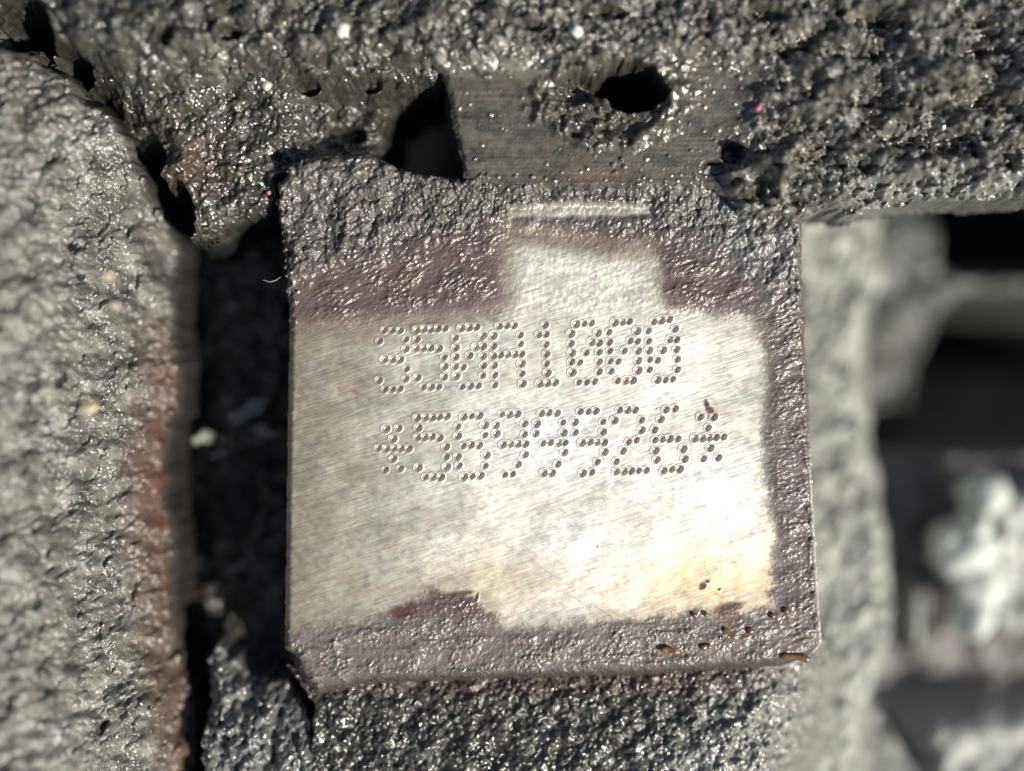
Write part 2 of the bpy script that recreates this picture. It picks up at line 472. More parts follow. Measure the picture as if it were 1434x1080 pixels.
    alb = mixc(alb, (0.42, 0.28, 0.18), blob(U, V, 490, 545, 20, 10, 0) * 0.4)
    alb = mixc(alb, (0.7, 0.5, 0.2), blob(U, V, 1003, 575, 6, 5, 0) * 0.8)
    spk = ss(0.42, 0.6, fbm(U / 4, V / 4, 85, 2)) * 0.35 * (0.4 + neck)
    alb = mixc(alb, (0.18, 0.14, 0.11), spk)
    galb = np.ones_like(alb) * np.array([0.100, 0.076, 0.070])
    galb = mixc(galb, (0.105, 0.075, 0.058), ss(0.0, 0.3, fbm(U / 60, V / 40, 87, 3)) * top * 0.5)
    galb = mixc(galb, (0.088, 0.082, 0.075), lump * ss(500, 470, V) * 0.8)
    galb = mixc(galb, (0.12, 0.12, 0.115), ss(940, 1040, U) * lump)
    galb = mixc(galb, (0.150, 0.132, 0.120), bot * 0.8)
    galb = mixc(galb, (0.130, 0.112, 0.103), side * (1 - bot) * (1 - lump * 0.6))
    galb = mixc(galb, (0.10, 0.05, 0.04), ss(0.15, 0.4, fbm(U / 12, V / 6, 89, 3)) * np.maximum(bot, side) * 0.7)
    galb = mixc(galb, (0.17, 0.14, 0.115), ss(-22, -4, dclean) * ss(600, 470, V) * 0.6)
    galb = mixc(galb, (0.16, 0.07, 0.05), blob(U, V, 1020, 855, 26, 10, -14))
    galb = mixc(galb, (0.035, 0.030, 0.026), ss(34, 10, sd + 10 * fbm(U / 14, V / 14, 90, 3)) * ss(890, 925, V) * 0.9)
    galb = mixc(galb, (0.10, 0.045, 0.04), sp * ss(520, 600, V))
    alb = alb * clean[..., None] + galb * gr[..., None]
    alb = mixc(alb, (0.50, 0.50, 0.47), ss(7, 0, sd) * ss(1050, 1100, U) * ss(560, 700, V) * 0.8)  # right rim painted lighter, as the side that faces the sun
    met = 0.78 * clean
    rgh = clean * (0.54 + 0.12 * cl) + gr * (0.36 + 0.03 * lump + 0.12 * bot + 0.10 * ss(0, 0.4, fbm(U / 35, V / 28, 78, 3)))
    keep = sd > -11
    return Z, alb, met, rgh, keep, sd, clean

def build_pad():
    def axis(lo, hi, flo, fhi, fine, coarse):
        return np.concatenate([np.arange(lo, flo, coarse), np.arange(flo, fhi, fine), np.arange(fhi, hi, coarse)])
    xs = axis(-3.45, 4.55, -2.02, 3.1, 0.0085, 0.0145)
    ys = axis(-4.6, 3.25, -1.42, 1.05, 0.0085, 0.0145)
    hold = {}
    def zf(U, V):
        Z, alb, met, rgh, keep, sd, clean = pad_relief(U, V)
        best = np.full(U.shape, 9.0); who = np.full(U.shape, -1)
        for i, (cx, cy, r, gi) in enumerate(DOTS):
            ci = slice(*np.searchsorted(-V[:, 0] * -1 if V[0, 0] < V[-1, 0] else -V[:, 0], [-(cy + 2 * r), -(cy - 2 * r)])) if V[0, 0] > V[-1, 0] else slice(None)
            cj = slice(*np.searchsorted(U[0], [cx - 2 * r, cx + 2 * r]))
            sub = np.hypot(U[ci, cj] - cx, V[ci, cj] - cy) / r
            m = sub < best[ci, cj]
            best[ci, cj] = np.where(m, sub, best[ci, cj]); who[ci, cj] = np.where(m, i, who[ci, cj])
        t = best
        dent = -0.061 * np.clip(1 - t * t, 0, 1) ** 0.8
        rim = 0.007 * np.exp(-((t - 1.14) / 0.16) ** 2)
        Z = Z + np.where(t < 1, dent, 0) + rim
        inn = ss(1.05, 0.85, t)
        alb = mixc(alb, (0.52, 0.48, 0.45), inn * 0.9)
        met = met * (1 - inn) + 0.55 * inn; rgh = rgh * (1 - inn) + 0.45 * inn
        hold.update(t=t, who=who, sd=sd, clean=clean)
        return Z, alb, met, rgh, keep
    g = grid(xs, ys, 0.0, zf)
    def fq(a):  # face value from its corner
        return a[:-1, :-1]
    who = np.where(hold['t'] < 1.08, hold['who'], -1)
    fw = fq(who); kq = g['kq']
    root = empty("number_pad", (0, 0, -0.9))
    tag(root, "raised engine number pad, ground bare and dot-stamped with two rows of characters", "number pad")
    inv = root.location
    def part(name, sel, mat, parent):
        o = emit(name, g, g['q'][sel], mat, parent); return o
    isclean = fq(hold['clean']) > 0.35
    fs = fq(hold['sd'])
    wall = fs < -1.0
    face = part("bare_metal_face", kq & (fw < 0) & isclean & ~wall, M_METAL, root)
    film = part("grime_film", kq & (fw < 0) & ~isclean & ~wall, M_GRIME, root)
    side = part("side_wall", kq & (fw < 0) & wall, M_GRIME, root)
    film['label'] = "violet-brown baked grime left round the cleaned face"
    for o in (face, film, side): o.location = (0, 0, 0.9)
    for gi, (kind, what, pts) in enumerate(GLYPHS):
        e = empty("stamped_" + kind)
        cx = sum(p[0] for p in pts) / len(pts); cy = sum(p[1] for p in pts) / len(pts)
        lx, ly, _ = P(cx, cy)
        e.parent = root; e.location = (lx, ly, 0.9)
        e['label'] = ("dot-stamped " + what) + (" in the upper row" if gi < 8 else " in the lower row")
        for i, d in enumerate(DOTS):
            if d[3] != gi: continue
            sel = kq & (fw == i)
            if not sel.any(): continue
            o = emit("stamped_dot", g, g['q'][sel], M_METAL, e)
            o.location = (-lx, -ly, 0)
    return root
pad = build_pad()

# ================================================================== LEFT CASTING
def left_relief(U, V):
    xb = np.interp(V, [-150, 0, 50, 100, 180, 240, 300, 345, 500, 700, 850, 930, 1080, 1250],
                   [-90, 0, 50, 95, 168, 206, 222, 238, 238, 226, 232, 250, 266, 282])
    d = xb - U + fbm(U / 30, V / 30, 101, 4) * 9 + fbm(U / 8, V / 8, 102, 2) * 2.5
    d = d + 16 * fbm(U / 120, V / 120, 119, 3)
    Z = -1.0 + 4.6 * (1 - np.exp(-np.clip(d, -40, None) / 310))
    edge = ss(350, 180, V)
    Z = Z + edge * 1.15 * np.interp(d, [0, 60, 160], [1, 0.6, 0])
    Z = Z - 1.4 * ss(2, -18, d)
    a, b = U, V * 0.8
    big = fbm(a / 70, b / 40, 103, 3)
    hm = 0.15 + 1.3 * ss(-0.3, 0.4, fbm(U / 60, V / 60, 105, 3))
    Z = Z + 0.16 * big + hm * 0.09 * domes(a / 38, b / 30, 104, 0.2, 0.8, 0.4) + hm * 0.10 * domes(a / 14, b / 13, 108, 0.15, 0.7, 0.5) - 0.08 * domes(U / 52 + fbm(U / 80, V / 80, 99, 2), V / 47 + 0.4 * U / 52, 107, 0.08, 0.30, 0.35) + 0.045 * domes(U / 7, V / 7, 109, 0.25, 0.7, 0.6)
    Z = Z + 0.09 * fbm(a / 30, b / 30, 112, 4)
    # dark hollows that run down the groove on the upper left
    for (cx, cy, rx, ry, dg, dz) in [(50,50,42,44,30,1.6),(106,98,30,20,15,1.6),(140,146,26,10,50,0.5),(212,218,17,27,-30,1.6),(256,292,15,40,-12,1.8)]:
        Z = Z - dz * ss(0.3, 0.75, blob(U, V, cx, cy, rx, ry, dg) + 0.15 * fbm(U / 12, V / 12, 114, 2))
    alb = np.ones(U.shape + (3,)) * np.array([0.115, 0.111, 0.098])
    n = fbm(U / 25, V / 25, 115, 4)
    alb = mixc(alb, (0.04, 0.037, 0.032), ss(-0.05, 0.3, n) * 0.85)
    alb = mixc(alb, (0.055, 0.05, 0.042), ss(330, 120, V + 0.6 * U + 80 * fbm(U / 60, V / 60, 118, 3)) * 0.6)
    alb = mixc(alb, (0.22, 0.215, 0.195), ss(0.05, 0.4, -n) * 0.7)
    rust = ss(60, 22, d + 12 * fbm(U / 20, V / 30, 116, 3)) * ss(420, 560, V)
    alb = mixc(alb, (0.095, 0.062, 0.046), rust * 0.9)
    core = ss(32, 16, d) * ss(400, 560, V) * ss(860, 740, V) * ss(-2, 8, d)
    alb = mixc(alb, (0.105, 0.045, 0.03), core * np.clip(0.35 + 1.1 * fbm(U / 14, V / 60, 117, 3), 0, 1))
    alb = mixc(alb, (0.022, 0.02, 0.019), ss(10, -2, d))  # drop into the gap painted dark, standing in for the pad's shadow
    rgh = lerp(0.5 - 0.1 * ss(90, 40, d), 0.95, ss(6, -4, d))
    return Z, alb, 0.0, rgh, d > -32
lw = sheet("casting_wall", (-330, 340, -150, 1230), 0.020, -0.5, left_relief, M_DUSTY)
tag(lw, "lumpy grey engine casting on the far left, rust-red along its edge", "engine casting")

# ================================================================== GAP FLOOR
def floor_relief(U, V):
    Z = -1.72 + 0.22 * fbm(U / 60, V / 60, 121, 4) + 0.16 * domes(U / 26, V / 22, 122, 0.3, 0.8) + 0.12 * domes(U / 10, V / 10, 126, 0.3, 0.75)
    Z = Z - 0.5 * ss(0.3, 0.8, blob(U, V, 330, 700, 40, 60))
    Z = Z + 0.3 * blob(U, V, 340, 610, 60, 20, -8) + 0.25 * blob(U, V, 360, 740, 20, 26, 0) - 0.4 * ss(320, 270, U)
    n = fbm(U / 30, V / 30, 127, 4)
    alb = np.ones(U.shape + (3,)) * np.array([0.07, 0.058, 0.046])
    alb = mixc(alb, (0.22, 0.20, 0.17), ss(0.05, 0.4, n) * 0.7)
    alb = mixc(alb, (0.10, 0.05, 0.03), ss(290, 240, U) * 0.6)
    return Z, alb, 0.0, 0.34 + 0.3 * ss(-0.1, 0.3, fbm(U / 30, V / 30, 128, 3)), np.ones_like(U, bool)
fl = sheet("channel_floor", (180, 470, 150, 1100), 0.022, -1.6, floor_relief, M_CRUST)
tag(fl, kind="structure")

# ================================================================== UPPER LEFT FLANGE
FLANGE = [(-140,-260),(-70,-40),(-24,20),(44,84),(96,132),(160,192),(214,232),(246,280),(264,336),(300,338),(330,305),(372,300),
          (392,262),(450,262),(538,256),(534,200),(540,150),(585,126),(660,108),(720,60),(760,-260)]
def flange_relief(U, V):
    sd = sdpoly(U, V, FLANGE) + fbm(U / 16, V / 16, 131, 4) * 9 + fbm(U / 5, V / 5, 133, 2) * 2.5
    up = ss(150, 60, V)
    Z = -0.10 + 0.55 * up + 0.25 * ss(330, 230, U)
    Z = Z - 0.38 * ss(110, 150, V) * ss(390, 460, U) * ss(222, 190, V)
    Z = Z + 0.16 * ss(215, 250, V) * ss(390, 420, U)
    # curved ribs sweeping down beside the groove
    rr = np.hypot((U + 220) , (V - 420) * 1.05)
    ribs = np.sin(rr / 9.0 + 2.0 * fbm(U / 60, V / 60, 135, 2))
    rib_m = ss(390, 330, U) * ss(60, 110, V) * ss(220, 260, U)
    Z = Z + 0.035 * ribs * rib_m
    Z = Z + 0.09 * domes(U / 20, V / 17, 137, 0.25, 0.85, 0.7) + 0.055 * domes(U / 8, V / 8, 141, 0.35, 0.8) + 0.14 * fbm(U / 34, V / 30, 145, 4)
    Z = Z + 0.16 * up * domes(U / 26, V / 24, 147, 0.25, 0.8, 0.6)
    # dark groove above the pad, small hollow and shaded pits
    Z = Z - 0.12 * ss(14, 0, np.abs(V - 214 - 8 * fbm(U / 40, V / 40, 148, 2) * 3)) * ss(350, 400, U)
    for (cx, cy, rx, ry, dz) in [(394,258,11,18,1.3),(430,120,20,10,0.35),(480,180,30,14,0.3),(520,118,18,10,0.3),(330,60,18,12,0.3),(250,70,14,12,0.3)]:
        Z = Z - dz * ss(0.35, 0.7, blob(U, V, cx, cy, rx, ry) + 0.1 * fbm(U / 9, V / 9, 149, 2))
    for (cx, cy, rx, ry, dg, dz) in [(50,50,42,44,30,1.6),(106,98,30,20,15,1.6),(140,146,26,10,50,0.5),(212,218,17,27,-30,1.6),(256,292,15,40,-12,1.8)]:
        Z = Z - dz * ss(0.3, 0.75, blob(U, V, cx, cy, rx, ry, dg) + 0.15 * fbm(U / 12, V / 12, 114, 2))
    Z = Z - 1.6 * ss(3, -12, sd) - 0.12 * ss(20, 0, sd) - 0.7 * ss(80, 0, sd) * ss(300, 220, U) * ss(240, 180, V)
    n = fbm(U / 30, V / 30, 151, 4)
    alb = np.ones(U.shape + (3,)) * np.array([0.042, 0.038, 0.030])
    alb = mixc(alb, (0.14, 0.137, 0.118), ss(0.0, 0.4, n) * 0.6 * (0.35 + 0.65 * ss(420, 330, U) + 0.4 * up))
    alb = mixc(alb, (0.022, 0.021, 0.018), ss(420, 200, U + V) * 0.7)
    alb = mixc(alb, (0.075, 0.045, 0.03), blob(U, V, 270, 230, 50, 60, 0) * 0.5)
    alb = mixc(alb, (0.012, 0.012, 0.012), ss(3, -3, sd))  # steep edges painted near-black in place of shade
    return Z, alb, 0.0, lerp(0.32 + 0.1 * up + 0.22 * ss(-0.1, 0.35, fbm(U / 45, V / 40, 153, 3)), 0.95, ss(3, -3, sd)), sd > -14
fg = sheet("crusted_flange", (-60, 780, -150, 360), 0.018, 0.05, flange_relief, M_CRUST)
tag(fg, "black oily crusted flange at the upper left with a dark groove beside it", "engine flange")

# ================================================================== RAIL WITH HOLE
RAIL = [(622,112),(634,180),(650,252),(700,266),(1000,266),(1040,300),(1130,300),(1160,292),(1210,302),(1225,292),(1300,282),(1434,275),(1800,268),
        (1800,-260),(640,-260),(600,20),(600,90)]
def rail_relief(U, V):
    crust = np.clip(ss(112, 58, V + 26 * fbm(U / 40, V / 20, 161, 3)) + ss(1010, 1090, U + 40 * fbm(U / 50, V / 40, 162, 3) + (V - 180) * 0.35), 0, 1)
    sd = sdpoly(U, V, RAIL) + (fbm(U / 16, V / 16, 163, 4) * 7 + fbm(U / 5, V / 5, 164, 2) * 2) * (0.7 + 0.3 * crust)
    Z = 0.17 + 0.20 * ss(250, 60, V) + 0.12 * ss(60, -60, V) - 0.03 * ss(220, 262, V)
    # plain band: fine drawn lines and stuck grains
    Z = Z + 0.005 * fbm(U / 90, V / 3.2, 165, 3) + 0.004 * fbm(U / 20, V / 16, 166, 3)
    Z = Z + (0.028 + 0.03 * crust) * domes(U / 13, V / 13, 167, 0.08, 0.26, 0.45) * (0.5 + 1.5 * ss(-0.1, 0.4, fbm(U / 60, V / 40, 168, 3)))
    a, b = rot(U, V, 32)
    heavy = ss(900, 1150, U) * ss(0, 60, V + 60)
    g1 = domes(a / 15 + 0.5 * fbm(U / 24, V / 24, 171, 2), b / 11, 172, 0.4, 0.85)
    g2 = domes(U / 6.5, V / 6.5, 176, 0.35, 0.8)
    low = fbm(U / 70 + 3, V / 44, 178, 4)
    Z = Z + crust * (0.07 + 0.12 * g1 + 0.055 * g2 + 0.34 * low * (0.5 + heavy) + 0.05 * fbm(U / 14, V / 10, 179, 3))
    # clots near the pad's top right corner
    for (cx, cy, rx, ry, dz) in [(1025,215,16,14,-0.3),(1062,232,11,12,0.25),(1040,268,20,12,0.18),(1092,262,13,24,0.2),(1062,262,8,14,-0.35),
                                 (1000,236,16,10,-0.2),(1210,40,30,14,-0.25),(1060,30,26,10,-0.2),(745,45,18,9,-0.2),(850,30,26,9,-0.22),(1180,80,28,14,-0.15)]:
        Z = Z + dz * ss(0.2, 0.75, blob(U, V, cx, cy, rx, ry) + 0.12 * fbm(U / 9, V / 9, 181, 2))
    # layered bright lip at the lower right
    lip = ss(225, 262, V) * ss(1130, 1230, U)
    Z = Z + lip * (0.02 * np.sin(V / 3.2 + 2 * fbm(U / 80, V / 20, 183, 2)) - 0.12 * ss(235, 300, V))
    # the hole: a flared mouth with a deep bore
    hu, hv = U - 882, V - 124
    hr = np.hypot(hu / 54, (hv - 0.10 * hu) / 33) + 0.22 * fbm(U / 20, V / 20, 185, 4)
    dish = np.hypot((U - 852) / 96, (V - 142) / 60) + 0.34 * fbm(U / 30, V / 30, 186, 3)
    Z = Z - 0.16 * ss(1.0, 0.55, dish) + 0.03 * np.exp(-((dish - 1.0) / 0.12) ** 2)
    Z = Z - 0.28 * ss(0.3, 0.8, blob(U, V, 808, 126, 30, 22) + 0.2 * fbm(U / 12, V / 12, 190, 2))
    Z = Z - 2.2 * ss(1.0, 0.72, hr)
    Z = Z + (0.10 * domes(U / 11, V / 11, 187, 0.25, 0.8, 0.6) + 0.09 * domes(U / 22, V / 18, 188, 0.3, 0.8, 0.6)) * ss(1.25, 0.8, dish) * (0.4 + ss(930, 820, U)) * ss(0.7, 1.0, hr)
    Z = Z - 0.9 * ss(1, -4, sd) - 0.08 * ss(10, 0, sd)
    n = fbm(U / 30, V / 22, 191, 4)
    alb = np.ones(U.shape + (3,)) * np.array([0.058, 0.048, 0.034])
    alb = mixc(alb, (0.085, 0.080, 0.062), ss(-0.1, 0.4, fbm(U / 120, V / 5, 192, 3)) * 0.7)
    alb = mixc(alb, (0.19, 0.185, 0.155), ss(120, 90, V) * ss(60, 80, V) * ss(1000, 700, U) * 0.8)
    alb = mixc(alb, (0.022, 0.020, 0.017), ss(0.0, 0.35, fbm(U / 50, V / 22, 193, 4)) * 0.8)
    alb = mixc(alb, (0.10, 0.060, 0.034), blob(U, V, 840, 245, 50, 7, 0) * 0.6)
    cr = np.ones_like(alb) * np.array([0.062, 0.058, 0.049])
    cr = mixc(cr, (0.22, 0.215, 0.19), ss(-0.05, 0.35, n) * 0.7)
    cr = mixc(cr, (0.20, 0.20, 0.18), lip * 0.8)
    cr = mixc(cr, (0.10, 0.085, 0.055), blob(U, V, 1110, 212, 30, 16, 0) * 0.7 + blob(U, V, 1360, 145, 60, 16, 0) * 0.5)
    alb = alb * (1 - crust)[..., None] + cr * crust[..., None]
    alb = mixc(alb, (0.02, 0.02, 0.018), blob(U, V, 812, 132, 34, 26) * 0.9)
    alb = mixc(alb, (0.008, 0.008, 0.008), ss(1.0, 0.86, hr))  # bore wall painted near-black, standing in for shade inside the hole
    rg = 0.54 - 0.22 * crust + 0.22 * crust * ss(0.0, 0.35, fbm(U / 40, V / 30, 189, 3))
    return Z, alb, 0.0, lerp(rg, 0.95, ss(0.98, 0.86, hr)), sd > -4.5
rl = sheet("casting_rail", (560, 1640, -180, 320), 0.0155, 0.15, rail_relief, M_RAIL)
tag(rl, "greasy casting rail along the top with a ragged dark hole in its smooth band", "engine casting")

# near-black floor below everything; its colour stands in for shade in the openings
def deep_relief(U, V):
    Z = -9 + 0.5 * fbm(U / 200, V / 200, 195, 3)
    alb = np.ones(U.shape + (3,)) * np.array([0.006, 0.006, 0.006])
    return Z, alb, 0.0, 0.95, np.ones_like(U, bool)
dp = sheet("engine_bay_floor", (-500, 2400, -700, 1800), 0.3, -9, deep_relief, M_DUSTY)
tag(dp, kind="structure")

# ================================================================== BELOW THE PAD
LOWER = [(402,925),(440,980),(434,1250),(1420,1250),(1300,1060),(1230,960),(1160,900),(900,930)]
def lower_relief(U, V):
    sd = sdpoly(U, V, LOWER) + fbm(U / 16, V / 16, 201, 4) * 6
    t = (V - 935) / 145
    Z = -0.30 + 0.04 * t - 2.6 * ss(1040, 1330, U + 0.25 * (V - 940)) ** 1.3
    Z = Z + 0.05 * domes(U / 17, V / 15, 203, 0.3, 0.8, 0.6) + 0.04 * domes(U / 7, V / 7, 207, 0.25, 0.7, 0.7) + 0.13 * fbm(U / 40, V / 30, 211, 4)
    Z = Z - 1.5 * ss(3, -10, sd)
    n = fbm(U / 40, V / 26, 213, 4)
    alb = np.ones(U.shape + (3,)) * np.array([0.030, 0.026, 0.020])
    alb = mixc(alb, (0.10, 0.06, 0.05), ss(990, 940, V) * 0.5)
    alb = mixc(alb, (0.15, 0.15, 0.13), ss(0.05, 0.4, n) * 0.7 * ss(975, 1070, V))
    alb = mixc(alb, (0.19, 0.19, 0.175), ss(900, 1120, U + (V - 1000) * 1.2 + 60 * fbm(U / 40, V / 40, 214, 3)) * 0.9)
    return Z, alb, 0.0, 0.34 + 0.25 * np.maximum(ss(-0.1, 0.35, fbm(U / 45, V / 40, 215, 3)), ss(1030, 985, V) * 0.9), sd > -12
lo = sheet("lower_casting_slope", (380, 1520, 890, 1260), 0.018, -0.5, lower_relief, M_CRUST)
tag(lo, "dark gritty slope of the casting just below the bare number pad", "engine casting")

LUMP = [(300,905),(322,922),(350,950),(400,958),(425,985),(452,1030),(460,1250),(284,1250),(284,1040),(292,980),(284,930)]
def lump_relief(U, V):
    sd = sdpoly(U, V, LUMP) + fbm(U / 14, V / 14, 221, 4) * 7
    Z = -0.75 + 0.35 * ss(920, 1050, V) + 0.16 * domes(U / 26, V / 40, 223, 0.35, 0.85) + 0.09 * domes(U / 9, V / 9, 227, 0.35, 0.8) + 0.16 * fbm(U / 30, V / 40, 231, 3)
    Z = Z - 0.12 * ss(24, 0, sd) - 1.2 * ss(2, -8, sd)
    alb = np.ones(U.shape + (3,)) * np.array([0.12, 0.12, 0.115])
    alb = mixc(alb, (0.05, 0.05, 0.05), ss(0.0, 0.4, fbm(U / 25, V / 25, 233, 3)) * 0.7)
    return Z, alb, 0.0, 0.36, sd > -10
lu = sheet("dirt_lump", (262, 460, 880, 1230), 0.018, -0.5, lump_relief, M_CRUST)
tag(lu, "caked grey dirt lump in the gap left of the pad's lower corner", "dirt clump")

# ================================================================== RIGHT LEDGE
LEDGE = [(1090,230),(1262,230),(1268,380),(1246,430),(1238,560),(1244,640),(1256,760),(1262,860),(1240,950),(1218,1010),(1205,1250),(980,1250),(980,880),(1080,700)]
def ledge_relief(U, V):
    sd = sdpoly(U, V, LEDGE) + fbm(U / 50, V / 50, 241, 3) * 8
    Z = -3.0 + 1.0 * ss(350, 1000, V) + 0.10 * fbm(U / 60, V / 60, 243, 4)
    Z = Z + 0.06 * domes(U / 26, V / 26, 245, 0.3, 0.8) + 0.05 * domes(U / 12, V / 12, 249, 0.3, 0.8)
    Z = Z - 0.7 * ss(50, 0, sd) ** 2 - 2.5 * ss(4, -30, sd)
    n = fbm(U / 36, V / 36, 253, 4)
    alb = np.ones(U.shape + (3,)) * np.array([0.27, 0.275, 0.245])
    alb = mixc(alb, (0.10, 0.105, 0.10), ss(-0.05, 0.3, n) * 0.8)
    alb = mixc(alb, (0.36, 0.37, 0.35), ss(0.05, 0.4, -n) * 0.5)
    return Z, alb, 0.0, 0.62, sd > -32
lg = sheet("casting_ledge", (960, 1320, 200, 1260), 0.028, -2.5, ledge_relief, M_DUSTY)
tag(lg, "pale grey pitted ledge lying deeper along the pad's right side", "engine casting")

# deeper parts at the far right, out of focus
ARM = [(1180,230),(1345,230),(1325,300),(1322,365),(1345,380),(1800,380),(1800,418),(1350,418),(1325,440),(1310,500),(1300,560),(1300,578),(1180,590)]
def arm_relief(U, V):
    sd = sdpoly(U, V, ARM)
    Z = -4.6 + 0.2 * fbm(U / 60, V / 60, 261, 3) + 0.12 * domes(U / 30, V / 30, 262, 0.3, 0.8) - 0.9 * ss(420, 560, V) - 0.4 * ss(12, 0, sd) - 3.0 * ss(2, -14, sd)
    Z = Z - 0.6 * ss(340, 290, V) * ss(1260, 1320, U)
    n = fbm(U / 50, V / 50, 266, 3)
    alb = np.ones(U.shape + (3,)) * np.array([0.05, 0.051, 0.046])
    alb = mixc(alb, (0.045, 0.045, 0.04), ss(0.0, 0.4, n) * 0.6)
    alb = mixc(alb, (0.045, 0.045, 0.04), ss(415, 440, V) * 0.9)
    return Z, alb, 0.0, 0.55, sd > -18
ar = sheet("support_casting", (1150, 1800, 200, 640), 0.05, -4.6, arm_relief, M_DUSTY)
tag(ar, "blurred grey support casting crossing between the black openings at right", "support casting")

FOOT = [(1180,636),(1250,632),(1800,622),(1800,1300),(1160,1300),(1200,1020),(1180,900)]
def foot_relief(U, V):
    sd = sdpoly(U, V, FOOT)
    step = ss(1352, 1378, U + 8 * fbm(U / 30, V / 30, 270, 2)) * ss(660, 700, V) * ss(905, 860, V)
    Z = -4.2 + 0.2 * fbm(U / 70, V / 70, 271, 3) + 0.14 * domes(U / 30, V / 30, 272, 0.3, 0.8) + 0.9 * step
    low = ss(940, 1010, V)
    Z = Z + 0.9 * low * ss(1230, 1300, U)
    rib = blob(U, V, 1272, 860, 12, 70, 0)
    Z = Z + 0.7 * ss(0.3, 0.8, rib)
    Z = Z - 0.3 * ss(12, 0, sd) - 2.6 * ss(2, -14, sd)
    n = fbm(U / 50, V / 50, 276, 3)
    alb = np.ones(U.shape + (3,)) * np.array([0.11, 0.10, 0.095])
    alb = mixc(alb, (0.32, 0.33, 0.31), step * 0.9)
    alb = mixc(alb, (0.26, 0.265, 0.25), low * 0.9)
    alb = mixc(alb, (0.26, 0.28, 0.26), ss(0.3, 0.8, rib))
    alb = mixc(alb, (0.05, 0.05, 0.046), ss(0.0, 0.4, n) * 0.4)
    return Z, alb, 0.0, 0.5, sd > -18
ft = sheet("stepped_casting", (1150, 1800, 600, 1280), 0.05, -4.0, foot_relief, M_DUSTY)
tag(ft, "blurred stepped grey casting in the lower right corner", "stepped casting")

# ------------------------------------------------------------------ small solid things
def ico(sub=2):
    import bmesh
    bm = bmesh.new(); bmesh.ops.create_icosphere(bm, subdivisions=sub, radius=1)
    v = np.array([q.co[:] for q in bm.verts]); f = [[w.index for w in q.verts] for q in bm.faces]
    bm.free(); return v, np.array(f)
ICO2 = ico(3); ICO1 = ico(2)

def pebble(name, px, py, z, size, mat, seed=0, rough=0.35, sub=ICO2, label=None, cat=None, group=None):
    v, f = sub
    n = perlin(v[:, 0] * 1.6 + seed * 3.1, v[:, 1] * 1.6 + v[:, 2] * 1.3 + seed, seed)
    n2 = perlin(v[:, 0] * 4 + seed, v[:, 1] * 4 - v[:, 2] * 3, seed + 5)
    w = v * (1 + rough * n + rough * 0.4 * n2)[:, None] * np.array(size)[None, :]
    o = make_obj(name, w, f, mat)
    o.location = P(px, py, z); o.rotation_euler = (0, 0, seed * 1.3)
    tag(o, label, cat, group)
    return o

M_ORANGE = plain_mat("rust_orange", (0.42, 0.17, 0.05), 0.5)
M_PINK = plain_mat("pink_fleck", (0.5, 0.12, 0.25), 0.45)
M_TAN = plain_mat("tan_grit", (0.46, 0.38, 0.27), 0.6)
M_PALE = plain_mat("pale_grit", (0.62, 0.62, 0.56), 0.4)
M_SOOT = plain_mat("greasy_grit", (0.05, 0.05, 0.048), 0.28, noise=0.5, bump=0.03)
M_CLUMP = plain_mat("pale_deposit", (0.50, 0.53, 0.49), 0.6, noise=0.2, scale=6, bump=0.03)
M_OIL = plain_mat("brown_oil", (0.20, 0.10, 0.04), 0.2, trans=0.3, ior=1.6, noise=0.15, bump=0)
M_FIBRE = plain_mat("pale_fibre", (0.55, 0.48, 0.32), 0.4, bump=0)
M_FLAKE = plain_mat("greenish_flake", (0.16, 0.17, 0.14), 0.2, noise=0.4, scale=14, bump=0.02)

pebble("rust_grain", 376, 270, 0.05, (.035, .03, .03), M_ORANGE, 1, label="orange rust grain left of the small black pit", cat="rust grain")
pebble("rust_grain", 407, 269, 0.08, (.032, .035, .03), M_ORANGE, 2, label="orange rust grain right of the small black pit", cat="rust grain")
pebble("pink_grain", 1062, 151, 0.42, (.055, .04, .04), M_PINK, 3, label="pink fleck in the black crust right of the hole", cat="fleck")
pebble("white_grain", 418, 409, 0.07, (.022, .02, .02), M_PALE, 4, label="tiny white grain on violet grime by the pad's left edge", cat="grain")
pebble("tan_pebble", 124, 572, 1.05, (.13, .07, .06), M_TAN, 5, label="largest tan pebble on the grey casting at far left", cat="pebble")
pebble("tan_pebble", 150, 386, 1.0, (.05, .09, .05), M_TAN, 6, label="upright tan pebble on the left casting, above the largest one", cat="pebble")
pebble("tan_pebble", 160, 428, 0.95, (.07, .05, .05), M_TAN, 7, label="small tan pebble between two others on the left casting", cat="pebble")
pebble("pale_grain", 480, 42, 0.62, (.11, .08, .07), M_PALE, 8, label="large pale grain at the top, above the black notch's left", cat="grain")
pebble("pale_grain", 374, 121, 0.42, (.06, .06, .05), M_PALE, 9, label="pale grain beside the ribbed flange at the upper left", cat="grain")
pebble("pale_grain", 808, 44, 0.55, (.07, .09, .06), M_PALE, 10, label="pale grain above the ragged hole in the rail", cat="grain")
pebble("pale_grain", 207, 68, 0.6, (.07, .06, .06), M_PALE, 11, label="pale grain at the upper left by the dark hollows", cat="grain")
# the pale deposit on the bracket foot
clump = empty("pale_deposit", P(1355, 780, -3.8))
tag(clump, "blurred white crusty deposit standing on the stepped casting at right", "deposit")
for i, (px, py, sx, sy) in enumerate([(1378,692,.30,.30),(1362,735,.22,.22),(1352,775,.42,.36),(1366,815,.40,.36),(1362,860,.26,.34),(1318,750,.20,.08)]):
    o = pebble("lump", px, py, -3.2, (sx * 1.3, sy * 1.25, .5), M_CLUMP, 20 + i, rough=0.15)
    o.parent = clump; o.location = (o.location.x - clump.location.x, o.location.y - clump.location.y, o.location.z - clump.location.z)

